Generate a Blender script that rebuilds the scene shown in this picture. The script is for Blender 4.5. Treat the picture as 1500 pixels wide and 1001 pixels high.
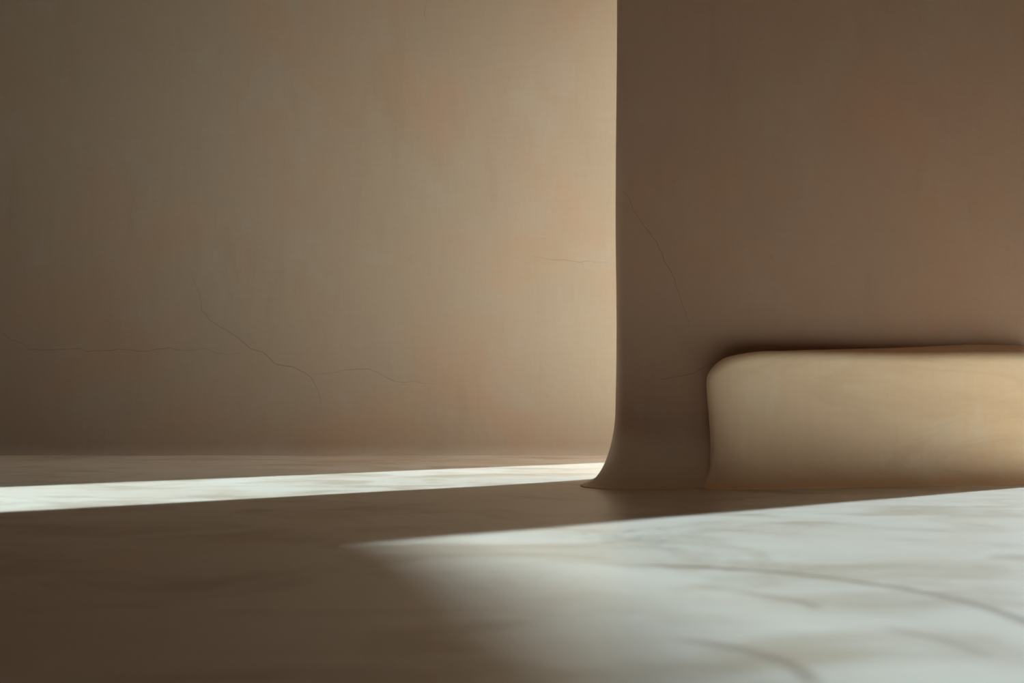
import bpy, bmesh, math
from mathutils import Vector, noise
for o in list(bpy.data.objects): bpy.data.objects.remove(o)
sc = bpy.context.scene
C = sc.collection

# ------------------------------------------------------------------ camera
H = 0.27                      # lens height above the floor
F = 1700.0                    # focal length in pixels of the 1500 px wide frame
HOR = 595.0                   # pixel row of the horizon
cd = bpy.data.cameras.new('camera'); cam = bpy.data.objects.new('camera', cd); C.objects.link(cam)
cam.location = (0, 0, H); cam.rotation_euler = (math.radians(90), 0, 0)
cd.sensor_width = 36; cd.lens = F / 1500 * 36; cd.shift_y = -(500.5 - HOR) / 1500
cd.dof.use_dof = True; cd.dof.focus_distance = 4.6; cd.dof.aperture_fstop = 2.6
cd.clip_start = 0.05
sc.camera = cam

# ------------------------------------------------------------------ sky, sun, exposure
w = bpy.data.worlds.new('sky'); sc.world = w; w.use_nodes = True
bg = w.node_tree.nodes['Background']
bg.inputs['Color'].default_value = (0.88, 1.0, 1.0, 1); bg.inputs['Strength'].default_value = 3.0
SLOPE, T = 0.79, 0.52         # sun comes from +x, a little from +y; T = rise per metre of x
sd = bpy.data.lights.new('sun', 'SUN'); sun = bpy.data.objects.new('sun', sd); C.objects.link(sun)
sun.rotation_euler = Vector((1, SLOPE, T)).to_track_quat('Z', 'Y').to_euler()
sun.location = (8, 6, 6)
sd.energy = 19.0; sd.angle = math.radians(1.5); sd.color = (0.73, 1.0, 1.16)
vs = sc.view_settings
vs.view_transform = 'Standard'; vs.look = 'None'; vs.gamma = 1; vs.use_curve_mapping = False; vs.exposure = 0.16


def floor_pt(px, py):
    d = F * H / (py - HOR)
    return ((px - 750) * d / F, d)

# ------------------------------------------------------------------ materials
class NT:
    def __init__(s, name):
        s.m = bpy.data.materials.new(name); s.m.use_nodes = True
        s.t = s.m.node_tree; s.b = s.t.nodes['Principled BSDF']
    def n(s, typ, **kw):
        nd = s.t.nodes.new(typ)
        for k, v in kw.items(): setattr(nd, k, v)
        return nd
    def l(s, a, b): s.t.links.new(a, b)
    def put(s, sock, v):
        if hasattr(v, 'is_linked') or isinstance(v, bpy.types.NodeSocket): s.l(v, sock)
        else: sock.default_value = v
    def math(s, op, a, b=0.0, c=None, clamp=False):
        nd = s.n('ShaderNodeMath', operation=op, use_clamp=clamp)
        s.put(nd.inputs[0], a); s.put(nd.inputs[1], b)
        if c is not None: s.put(nd.inputs[2], c)
        return nd.outputs[0]
    def pos(s, scale, rot=(0, 0, 0)):
        if not hasattr(s, 'geo'): s.geo = s.n('ShaderNodeNewGeometry')
        mp = s.n('ShaderNodeMapping'); s.l(s.geo.outputs['Position'], mp.inputs[0])
        mp.inputs['Scale'].default_value = scale; mp.inputs['Rotation'].default_value = rot
        return mp.outputs[0]
    def noise(s, scale, sc3=(1, 1, 1), detail=6, rough=0.55, dist=0.0, rot=(0, 0, 0)):
        nd = s.n('ShaderNodeTexNoise'); s.l(s.pos(sc3, rot), nd.inputs['Vector'])
        nd.inputs['Scale'].default_value = scale; nd.inputs['Detail'].default_value = detail
        nd.inputs['Roughness'].default_value = rough; nd.inputs['Distortion'].default_value = dist
        return nd.outputs[0]
    def step(s, v, a, b):
        nd = s.n('ShaderNodeMapRange', interpolation_type='SMOOTHSTEP'); s.put(nd.inputs[0], v)
        nd.inputs[1].default_value = a; nd.inputs[2].default_value = b
        return nd.outputs[0]
    def mix(s, f, a, b, mode='MIX'):
        nd = s.n('ShaderNodeMix', data_type='RGBA', blend_type=mode)
        s.put(nd.inputs[0], f)
        for sock, v in ((nd.inputs[6], a), (nd.inputs[7], b)):
            if isinstance(v, tuple): sock.default_value = v + (1,)
            else: s.l(v, sock)
        return nd.outputs[2]
    def bump(s, h, dist, strength=1.0, normal=None):
        nd = s.n('ShaderNodeBump'); s.l(h, nd.inputs['Height'])
        nd.inputs['Distance'].default_value = dist; nd.inputs['Strength'].default_value = strength
        if normal: s.l(normal, nd.inputs['Normal'])
        return nd.outputs[0]


def plaster(name, base, warm, pale, dark, horiz=0.0, foot=None):
    k = NT(name)
    big = k.noise(1.5, detail=5, rough=0.55, dist=0.4)
    col = k.mix(k.step(big, 0.44, 0.68), base, warm)
    blot = k.noise(3.6, (1, 1, 0.75), detail=8, rough=0.62, dist=0.6)
    col = k.mix(k.math('MULTIPLY', k.step(blot, 0.5, 0.68), 0.55), col, pale)
    st = k.noise(5, (1.6, 1.6, 0.35) if not horiz else (0.45, 0.6, 1.8), detail=7, rough=0.65, dist=0.3)
    col = k.mix(k.math('MULTIPLY', k.step(st, 0.52, 0.72), 0.34), col, dark)
    if horiz:
        sm = k.noise(3.0, (0.5, 0.5, 2.0), detail=6, rough=0.6, dist=1.5)
        col = k.mix(k.math('MULTIPLY', k.step(sm, 0.5, 0.62), 0.35), col, dark)
    # trowel and cloth-like brush grain, horizontal and vertical
    g1 = k.noise(40, (1, 1, 0.16), detail=4, rough=0.7)
    g2 = k.noise(40, (0.16, 0.16, 1), detail=4, rough=0.7)
    g = k.math('ADD', g1, g2)
    col = k.mix(k.math('MULTIPLY', k.step(g, 0.85, 1.2), 0.16), col, dark)
    # small bruises
    sp = k.noise(17, detail=3, rough=0.6)
    col = k.mix(k.math('MULTIPLY', k.step(sp, 0.69, 0.76), 0.35), col, dark)
    if foot:      # wall foot painted lighter to lift its shade, in floor tan, feathering out upward
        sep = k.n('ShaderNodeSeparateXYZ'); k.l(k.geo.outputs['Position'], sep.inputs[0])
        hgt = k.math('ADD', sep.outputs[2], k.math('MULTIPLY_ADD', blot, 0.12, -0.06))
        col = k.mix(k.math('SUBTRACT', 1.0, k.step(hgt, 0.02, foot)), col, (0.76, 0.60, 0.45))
    k.l(col, k.b.inputs['Base Color'])
    k.b.inputs['Roughness'].default_value = 0.75
    k.b.inputs['Specular IOR Level'].default_value = 0.25
    n1 = k.bump(k.noise(4.5, detail=3), 0.012, 0.35)
    n2 = k.bump(g, 0.0011, 0.55, n1)
    k.l(n2, k.b.inputs['Normal'])
    return k.m


M_wall = plaster('tan_plaster', (0.57, 0.485, 0.385), (0.60, 0.465, 0.35), (0.58, 0.53, 0.45), (0.485, 0.39, 0.295))
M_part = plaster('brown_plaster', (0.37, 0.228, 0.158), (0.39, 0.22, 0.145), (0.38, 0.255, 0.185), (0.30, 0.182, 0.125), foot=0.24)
M_bench = plaster('bench_plaster', (0.95, 0.70, 0.49), (0.95, 0.65, 0.42), (0.95, 0.78, 0.61), (0.80, 0.55, 0.36), 1)
M_dark = plaster('light_soaking_dark_brown', (0.15, 0.095, 0.075), (0.16, 0.095, 0.07), (0.17, 0.115, 0.09), (0.12, 0.075, 0.06))  # made-up dark finish for the unseen walls, added to soak up bounced light
M_ceil = plaster('ceiling_plaster', (0.31, 0.22, 0.155), (0.32, 0.21, 0.14), (0.33, 0.25, 0.19), (0.26, 0.18, 0.125))
M_out = plaster('outdoor_earth', (0.50, 0.42, 0.33), (0.50, 0.40, 0.29), (0.55, 0.48, 0.39), (0.42, 0.34, 0.26))


def circle3(p, q, r):
    ax, ay = p; bx, by = q; cx, cy = r
    d = 2 * (ax * (by - cy) + bx * (cy - ay) + cx * (ay - by))
    ux = ((ax * ax + ay * ay) * (by - cy) + (bx * bx + by * by) * (cy - ay) + (cx * cx + cy * cy) * (ay - by)) / d
    uy = ((ax * ax + ay * ay) * (cx - bx) + (bx * bx + by * by) * (ax - cx) + (cx * cx + cy * cy) * (bx - ax)) / d
    return ux, uy, math.hypot(ax - ux, ay - uy)


def floor_material():
    k = NT('polished_plaster_floor')
    big = k.noise(1.7, (1, 1, 1), detail=6, rough=0.55, dist=0.7)
    col = k.mix(k.step(big, 0.4, 0.68), (0.77, 0.65, 0.52), (0.73, 0.58, 0.44))
    bl = k.noise(2.6, (0.9, 1.2, 1), detail=7, rough=0.62, dist=0.8, rot=(0, 0, 0.4))
    col = k.mix(k.math('MULTIPLY', k.step(bl, 0.45, 0.66), 0.85), col, (0.53, 0.385, 0.255))
    pl = k.noise(6.5, (0.5, 1.6, 1), detail=6, rough=0.6, dist=1.2, rot=(0, 0, -0.3))
    col = k.mix(k.math('MULTIPLY', k.step(pl, 0.55, 0.7), 0.7), col, (0.82, 0.72, 0.60))
    # long wispy trowel streaks
    ws = k.noise(9, (0.35, 2.2, 1), detail=6, rough=0.7, dist=0.6, rot=(0, 0, -0.25))
    col = k.mix(k.math('MULTIPLY', k.step(ws, 0.55, 0.75), 0.28), col, (0.60, 0.48, 0.37))
    # curved trowel marks left in the finish (shapes of their own on the floor)
    sep = k.n('ShaderNodeSeparateXYZ'); k.l(k.geo.outputs['Position'], sep.inputs[0])
    X, Y = sep.outputs[0], sep.outputs[1]
    wob = k.math('MULTIPLY_ADD', k.noise(6, detail=2), 0.03, -0.015)
    arcs = [  # three pixels on the mark, half width, strength
        ((1000, 829), (1300, 858), (1500, 908), 0.022, 0.9),
        ((1080, 866), (1150, 876), (1200, 892), 0.02, 0.6),
        ((1300, 920), (1380, 936), (1450, 958), 0.02, 0.55),
        ((1030, 940), (1120, 960), (1190, 1000), 0.022, 0.65),
    ]
    for n_, (a, b, c, hw, stg) in enumerate(arcs):
        A, B, D = floor_pt(*a), floor_pt(*b), floor_pt(*c)
        ux, uy, r = circle3(A, B, D)
        dx = k.math('SUBTRACT', X, ux); dy = k.math('SUBTRACT', Y, uy)
        dd = k.math('SQRT', k.math('ADD', k.math('MULTIPLY', dx, dx), k.math('MULTIPLY', dy, dy)))
        e = k.math('ABSOLUTE', k.math('ADD', k.math('SUBTRACT', dd, r), wob))
        ln = k.math('SUBTRACT', 1.0, k.step(e, 0.0, hw))
        # keep the mark near its own stretch of the circle
        mx, my = B; rr = max(math.dist(A, B), math.dist(B, D)) * (1.5 if n_ == 0 else 1.15)
        ex = k.math('SUBTRACT', X, mx); ey = k.math('SUBTRACT', Y, my)
        ed = k.math('SQRT', k.math('ADD', k.math('MULTIPLY', ex, ex), k.math('MULTIPLY', ey, ey)))
        ln = k.math('MULTIPLY', ln, k.math('SUBTRACT', 1.0, k.step(ed, rr * 0.6, rr)))
        col = k.mix(k.math('MULTIPLY', ln, stg), col, (0.33, 0.215, 0.135))
    # pitted patch
    px, py = floor_pt(925, 790)
    dx = k.math('MULTIPLY', k.math('SUBTRACT', X, px), 4.2); dy = k.math('MULTIPLY', k.math('SUBTRACT', Y, py), 3.2)
    rad = k.math('SQRT', k.math('ADD', k.math('MULTIPLY', dx, dx), k.math('MULTIPLY', dy, dy)))
    pit = k.math('MULTIPLY', k.step(k.noise(22, detail=3, rough=0.6), 0.52, 0.62), k.math('SUBTRACT', 1.0, k.step(rad, 0.2, 1.0)))
    col = k.mix(k.math('MULTIPLY', pit, 0.75), col, (0.46, 0.42, 0.36))
    k.l(col, k.b.inputs['Base Color'])
    k.b.inputs['Roughness'].default_value = 0.36
    k.b.inputs['Diffuse Roughness'].default_value = 0.8
    k.b.inputs['Specular IOR Level'].default_value = 0.6
    n1 = k.bump(k.noise(3.5, (1, 1, 1), detail=3), 0.01, 0.3)
    n2 = k.bump(k.noise(30, (0.4, 1.5, 1), detail=5, rough=0.65), 0.0012, 0.5, n1)
    k.l(n2, k.b.inputs['Normal'])
    return k.m


M_floor = floor_material()
kc = NT('crack_shadow'); kc.b.inputs['Base Color'].default_value = (0.13, 0.09, 0.06, 1); kc.b.inputs['Roughness'].default_value = 0.95
M_crack = kc.m

# ------------------------------------------------------------------ mesh helpers
def mesh_obj(name, verts, faces, mat, parent=None, smooth=True, kind='structure'):
    me = bpy.data.meshes.new(name); me.from_pydata([tuple(v) for v in verts], [], faces)
    bm = bmesh.new(); bm.from_mesh(me); bmesh.ops.recalc_face_normals(bm, faces=bm.faces); bm.to_mesh(me); bm.free()
    me.materials.append(mat)
    for p in me.polygons: p.use_smooth = smooth
    o = bpy.data.objects.new(name, me); C.objects.link(o)
    if parent: o.parent = parent
    elif kind: o['kind'] = kind
    return o


def grid_faces(nu, nv, off=0, close_u=False):
    f = []
    for i in range(nu if close_u else nu - 1):
        for j in range(nv - 1):
            a = off + i * nv + j; b = off + ((i + 1) % nu) * nv + j
            f.append((a, b, b + 1, a + 1))
    return f


def prism(name, poly, z0, z1, mat):
    n = len(poly)
    v = [(x, y, z0) for x, y in poly] + [(x, y, z1) for x, y in poly]
    f = [tuple(range(n)), tuple(range(n, 2 * n))] + [(i, (i + 1) % n, n + (i + 1) % n, n + i) for i in range(n)]
    return mesh_obj(name, v, f, mat, smooth=False)


def box_wall(name, x0, x1, y0, y1, z0, z1, mat):
    return prism(name, [(x0, y0), (x1, y0), (x1, y1), (x0, y1)], z0, z1, mat)


def wob(x, y, z, s=1.0, amp=1.0):
    return amp * noise.noise(Vector((x * s, y * s, z * s)))


CEIL = 3.75
XL, XR, YB, YF = -3.15, 8.9, 6.42, -4.0

# ------------------------------------------------------------------ floor: slightly uneven slab inside the room
nx, ny = 181, 141
fv = []
for i in range(nx):
    for j in range(ny):
        x = XL + (XR + 0.2 - XL) * i / (nx - 1); y = YF + (YB + 0.5 - YF) * j / (ny - 1)
        fv.append((x, y, 0.002 * noise.noise(Vector((x * 1.7, y * 1.7, 0.3))) - 0.002))
floor = mesh_obj('floor', fv, grid_faces(nx, ny), M_floor)

# ------------------------------------------------------------------ back wall: upright sheet, soft cove at the foot, rounded right end
def cove(z, hz, out):
    """outward spread of a wall foot at height z"""
    z = max(z, 0.0)
    if z >= hz: return 0.0
    t = 1 - z / hz
    return out * (1 - math.sqrt(max(0.0, 1 - t * t)))


def loft(name, plan, zs, offset, mat, kind='structure'):
    """plan: closed list of (x, y, nx, ny); the outline at height z is pushed along its normals by offset(i, z)"""
    v = []
    for i, (x, y, ax, ay) in enumerate(plan):
        for z in zs:
            o = offset(x, y, z)
            v.append((x + ax * o, y + ay * o, z))
    n, m = len(plan), len(zs)
    f = grid_faces(n, m, 0, True)
    f.append(tuple(i * m + m - 1 for i in range(n)))
    return mesh_obj(name, v, f, mat, kind=kind)


def stadium(a, b, r, step=0.05, round_a=True, round_b=True, nseg=14):
    """closed outline of a straight wall from a to b, half thickness r, ends rounded or square"""
    a = Vector(a); b = Vector(b); u = (b - a).normalized(); nrm = Vector((-u.y, u.x))
    L = (b - a).length; n = max(2, int(L / step)); out = []
    for i in range(n + 1):
        p = a + u * (L * i / n) - nrm * r; out.append((p.x, p.y, -nrm.x, -nrm.y))
    for i in range(1, nseg):
        t = -math.pi / 2 + math.pi * i / nseg
        if round_b:
            d = u * math.cos(t) + nrm * math.sin(t); p = b + d * r; out.append((p.x, p.y, d.x, d.y))
    for i in range(n + 1):
        p = b - u * (L * i / n) + nrm * r; out.append((p.x, p.y, nrm.x, nrm.y))
    for i in range(1, nseg):
        t = math.pi / 2 - math.pi * i / nseg
        if round_a:
            d = -u * math.cos(t) + nrm * math.sin(t); p = a + d * r; out.append((p.x, p.y, d.x, d.y))
    return out


def zlist(hz, top, nlow=16, nhigh=40):
    zs = [-0.006] + [hz * (1 - math.cos(math.pi / 2 * i / nlow)) for i in range(nlow)]
    return zs + [hz + (top - hz) * i / nhigh for i in range(nhigh + 1)]


RB = 0.12
def back_off(x, y, z):
    return cove(z, 0.06, 0.03) + wob(x, 0.7, z, 0.9, 0.006) + wob(x, 3.1, z, 3.0, 0.0015)
wall_back = loft('wall_back', stadium((XL - 0.1, YB + RB), (1.47, YB + RB), RB), zlist(0.06, CEIL), back_off, M_wall)

# ------------------------------------------------------------------ partition: thin plaster wall with a round nose and a flared foot
SL = 0.22
U = Vector((1, SL)).normalized(); N = Vector((-U.y, U.x))
RP = 0.10
P0 = Vector((0.3475, 3.90)); TP = 0.44          # front left corner, thickness
# the right end is where its sun shadow falls along the photographed shadow edge
ex, ey = floor_pt(1500, 714)
x1 = (P0.y - SL * P0.x - ey + SLOPE * ex) / (SLOPE - SL)
P1 = Vector((x1, P0.y + SL * (x1 - P0.x)))
def rounded(poly, rad, step=0.05, nseg=8):
    """counter-clockwise polygon with rounded corners -> outline points with outward normals"""
    out = []; n = len(poly); cs = []
    for i in range(n):
        p, a, b = Vector(poly[i]), Vector(poly[i - 1]), Vector(poly[(i + 1) % n])
        u, w_ = (a - p).normalized(), (b - p).normalized()
        half = 0.5 * math.acos(max(-1, min(1, u.dot(w_)))); r = rad[i]; t = r / math.tan(half)
        c = p + (u + w_).normalized() * (r / math.sin(half))
        cs.append((p + u * t, p + w_ * t, c, r))
    for i in range(n):
        s_, e_, c, r = cs[i]
        a0 = (s_ - c).normalized(); a1 = (e_ - c).normalized()
        t0 = math.atan2(a0.y, a0.x); t1 = math.atan2(a1.y, a1.x)
        while t1 < t0: t1 += 2 * math.pi
        for k_ in range(nseg + 1):
            t = t0 + (t1 - t0) * k_ / nseg; out.append((c.x + r * math.cos(t), c.y + r * math.sin(t), math.cos(t), math.sin(t)))
        nx_ = cs[(i + 1) % n][0]; L = (nx_ - e_).length; m_ = max(1, int(L / step)); d = (nx_ - e_).normalized()
        for k_ in range(1, m_):
            q = e_ + d * (L * k_ / m_); out.append((q.x, q.y, d.y, -d.x))
    return out
def part_off(x, y, z):
    return cove(z, 0.26, 0.12) * (1 if x < 1.9 else 0.3) + wob(x * 0.8 + y, 5.0, z, 1.3, 0.006) + 0.004 * math.sin(z * 7 + 0.6) * max(0, 1 - z)
plan = rounded([P0, P1, P1 + N * TP + U * 0.04, P0 + N * TP + U * 0.19], [0.022, 0.03, 0.06, 0.05])
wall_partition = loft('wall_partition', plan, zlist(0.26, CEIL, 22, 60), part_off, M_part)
def part_front_y(x):
    return P0.y + (x - P0.x) * SL
# the wall goes on past the bench as an arched opening: its curved head and far jamb are one more stretch of wall
def hit(px, py):
    X, Y = floor_pt(px, py); k = (P0.y + SL * (X - P0.x) + TP - Y) / (SLOPE - SL)
    return (X + k, T * k)
z0 = hit(520, 803)[1]
arch = [(P1.x - 0.06, z0 - 0.12), (P1.x + 0.06, z0 - 0.05), hit(520, 803), hit(570, 823), hit(660, 862), hit(800, 932), hit(980, 1003)]
arch = [(x, z - d) for (x, z), d in zip(arch, (0.1, 0.1, 0.1, 0.1, 0.1, 0.09, 0.06))]
lx, lz = arch[-1]
arch += [(lx + 0.4, lz + 0.20), (lx + 0.9, lz + 0.28), (lx + 1.4, lz + 0.1), (lx + 1.8, lz - 0.8), (lx + 1.85, -0.02)]
def arch_wall():
    n = len(arch); v = []; f = []
    tops = [(x, CEIL) for x, z in arch]; tops[-1] = (XR + 0.05, -0.02); tops[-2] = (XR + 0.05, 1.5); tops[-3] = (XR + 0.05, CEIL)
    for side in (-1, 1):
        for lst in (arch, tops):
            for x, z in lst:
                p = Vector((x, P0.y + SL * (x - P0.x))) + N * (TP / 2 + side * (TP / 2 - 0.012))
                v.append((p.x, p.y, z))
    for i in range(n - 1):
        f += [(i, i + 1, n + i + 1, n + i), (2 * n + i, 2 * n + i + 1, 3 * n + i + 1, 3 * n + i),
              (i, i + 1, 2 * n + i + 1, 2 * n + i), (n + i, n + i + 1, 3 * n + i + 1, 3 * n + i)]
    return v, f
av, af = arch_wall()
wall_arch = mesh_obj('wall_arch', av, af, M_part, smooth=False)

TH = 0.2
yr = P0.y + SL * (XR - P0.x) + TP
wall_right = box_wall('wall_right', XR, XR + TH, YF - TH, yr, -0.02, CEIL, M_dark)
wall_left = box_wall('wall_left', XL - TH, XL, YF - TH, YB + 0.26, -0.02, CEIL, M_dark)
wall_front = box_wall('wall_front', XL, XR, YF - TH, YF, -0.02, CEIL, M_dark)
ceil_poly = [(XL - TH, YF - TH), (XR + TH, YF - TH), (XR + TH, yr), (0.95, P0.y + SL * (0.95 - P0.x) + TP), (0.95, YB + 0.26), (XL - TH, YB + 0.26)]
ceiling = prism('ceiling', ceil_poly, CEIL, CEIL + 0.2, M_ceil)
# unseen header added along the roof edge to cut light on the back wall
header = box_wall('wall_light_blocker', 0.87, 0.95, P0.y + SL * (0.9 - P0.x) + TP, YB, 2.75, CEIL, M_wall)
# ground outside
g = mesh_obj('ground_outside', [(-30, -30, -0.03), (40, -30, -0.03), (40, 40, -0.03), (-30, 40, -0.03)], [(0, 1, 2, 3)], M_out, smooth=False)

# ------------------------------------------------------------------ built-in bench
BH = 0.452
def build_bench():
    xa, xb = 0.668, 1.90          # ends
    fy = lambda x: 3.795 + 0.26 * (x - xa)
    rc = 0.085
    yl, yr = part_front_y(xa) + 0.02, part_front_y(xb) + 0.02
    full = rounded([(xa, yl), (xa, fy(xa)), (xb, fy(xb)), (xb, yr)], [0.001, rc, 0.12, 0.001], 0.022, 14)
    # open outline: wall -> front-left corner -> front -> front-right corner -> wall
    ia = max(range(len(full)), key=lambda q: (-full[q][0] * 50 + full[q][1]) if full[q][2] < -0.99 else -1e9)
    full = full[ia:] + full[:ia]
    ib = max(i for i, q in enumerate(full) if q[2] > 0.99)
    plan = full[:ib + 1]
    hz = 0.09
    NR = 33
    def row(i, wl):
        """height and spread of profile row i; wl = 1 at the rounded left end, 0 along the front"""
        r = 0.04 + 0.04 * wl
        if i == 0: return -0.006, cove(0, hz, 0.05)
        if i < 10:
            z = hz * (1 - math.cos(math.pi / 2 * i / 10)); return z, cove(z, hz, 0.05)
        if i < 22: return hz + (BH - r - hz) * (i - 10) / 12, 0.0
        t = math.pi / 2 * (i - 22) / 10
        return BH - r + r * math.sin(t), -r * (1 - math.cos(t))
    def topz(x, y):               # hand-smoothed seat: droops at the rounded end, rises a little to the back
        e = max(0.0, 1 - (x - xa) / 0.20)
        back = max(0.0, min(1.0, (y - fy(x) - 0.03) / 0.13)); right = max(0.0, min(1.0, (x - 0.80) / 0.85))
        return -0.032 * e * e + 0.002 * math.sin(x * 7.3 + 1.0) + 0.010 * right + 0.032 * right * back * back * (3 - 2 * back)
    v = []
    P = len(plan)
    for (x, y, ax, ay) in plan:
        wl = max(0.0, -ax) ** 2 * 1.0
        for q in range(NR):
            z, s = row(q, wl)
            bul = 0.006 * math.sin(math.pi * z / BH) if z < BH else 0
            s2 = s - bul * 0.6 + wob(x, y, z, 3.0, 0.004) + wob(x, y, z, 1.2, 0.006)
            s2 += wl * 0.006 * math.sin(2 * math.pi * (z / BH) + 2.6)
            px_, py_ = x + ax * s2, y + ay * s2
            v.append((px_, py_, z + topz(px_, py_) * (z / BH) ** 3))
    R = NR; f = grid_faces(P, R)
    # seat: from every top outline point to a point on the wall line
    K = 10; base = len(v)
    for i in range(P):
        tx, ty, tz = v[i * R + R - 1]
        bx = xa + 0.05 + (xb - xa - 0.1) * i / (P - 1); by = part_front_y(bx) + 0.02
        for q in range(1, K + 1):
            s = q / K; x = tx + (bx - tx) * s; y = ty + (by - ty) * s
            v.append((x, y, BH + topz(x, y)))
    for i in range(P - 1):
        for q in range(K):
            a = i * R + R - 1 if q == 0 else base + i * K + q - 1
            b = (i + 1) * R + R - 1 if q == 0 else base + (i + 1) * K + q - 1
            f.append((a, b, base + (i + 1) * K + q, base + i * K + q))
    o = mesh_obj('built_in_bench', v, f, M_bench, kind=None)
    o['label'] = 'low tan plaster bench with rounded corners built against the partition wall'
    o['category'] = 'bench'
    return o
bench = build_bench()

# ------------------------------------------------------------------ hairline cracks: thin ragged ribbons on the plaster
def crack(parent, pts, surf, width=0.0016, seed=0):
    """pts: pixels along the crack; surf(px, py) -> point and normal on the wall"""
    fine = []
    for (a, b) in zip(pts, pts[1:]):
        L = math.hypot(b[0] - a[0], b[1] - a[1]); n = max(2, int(L / 5))
        for i in range(n):
            t = i / n; x = a[0] + (b[0] - a[0]) * t; y = a[1] + (b[1] - a[1]) * t
            j = 2.2 * noise.noise(Vector((x * 0.09, y * 0.09, seed)))
            fine.append((x - j * (b[1] - a[1]) / L, y + j * (b[0] - a[0]) / L))
    fine.append(pts[-1])
    v = []; n = len(fine)
    for i, (x, y) in enumerate(fine):
        p, nr = surf(x, y)
        q, _ = surf(*fine[min(i + 1, n - 1)]) if i < n - 1 else surf(*fine[i - 1])
        d = (q - p).normalized(); s = d.cross(nr).normalized()
        if i == n - 1: s = -s
        t = i / (n - 1); wd = width * (0.35 + 0.65 * math.sin(math.pi * min(1, max(0, t)))) * (0.7 + 0.6 * abs(noise.noise(Vector((i * 0.4, seed, 1)))))
        v += [p + s * wd / 2 + nr * 0.0006, p - s * wd / 2 + nr * 0.0006]
    f = [(2 * i, 2 * i + 1, 2 * i + 3, 2 * i + 2) for i in range(n - 1)]
    return mesh_obj('crack', v, f, M_crack, parent=parent)


deps = bpy.context.evaluated_depsgraph_get()
def caster(o):
    deps.update()
    org = Vector((0, 0, H))
    def surf(px, py):
        d = Vector(((px - 750) / F, 1, (HOR - py) / F)).normalized()
        ok, p, n, i = o.ray_cast(org, d)
        if not ok: raise RuntimeError(f'crack pixel off the wall {px},{py}')
        return p, (n if n.dot(d) < 0 else -n)
    return surf

sb = caster(wall_back)
crack(wall_back, [(-30, 470), (2, 487), (18, 498), (36, 505), (42, 512), (75, 513), (112, 511), (130, 515), (160, 513), (185, 512), (205, 516), (245, 510), (272, 515), (300, 511), (330, 519), (352, 517)], sb, 0.0020, 1)
crack(wall_back, [(278, 395), (292, 432), (296, 455), (308, 470), (330, 484), (348, 494), (366, 511), (385, 516), (405, 534), (428, 537), (446, 546), (458, 556), (466, 573), (472, 595)], sb, 0.0024, 2)
crack(wall_back, [(458, 549), (490, 546), (515, 540), (540, 541), (560, 549), (580, 560), (610, 559), (640, 563)], sb, 0.0016, 3)
crack(wall_back, [(780, 375), (805, 380), (840, 383), (893, 384)], sb, 0.0014, 4)
crack(wall_back, [(625, 0), (622, 20), (624, 34)], sb, 0.0014, 5)
sp = caster(wall_partition)
crack(wall_partition, [(910, 277), (922, 290), (928, 310), (944, 332), (960, 352), (975, 385), (988, 408), (993, 428), (1003, 455), (1010, 480)], sp, 0.0018, 6)
crack(wall_partition, [(965, 556), (990, 553), (1012, 548), (1030, 540), (1042, 532)], sp, 0.0016, 7)
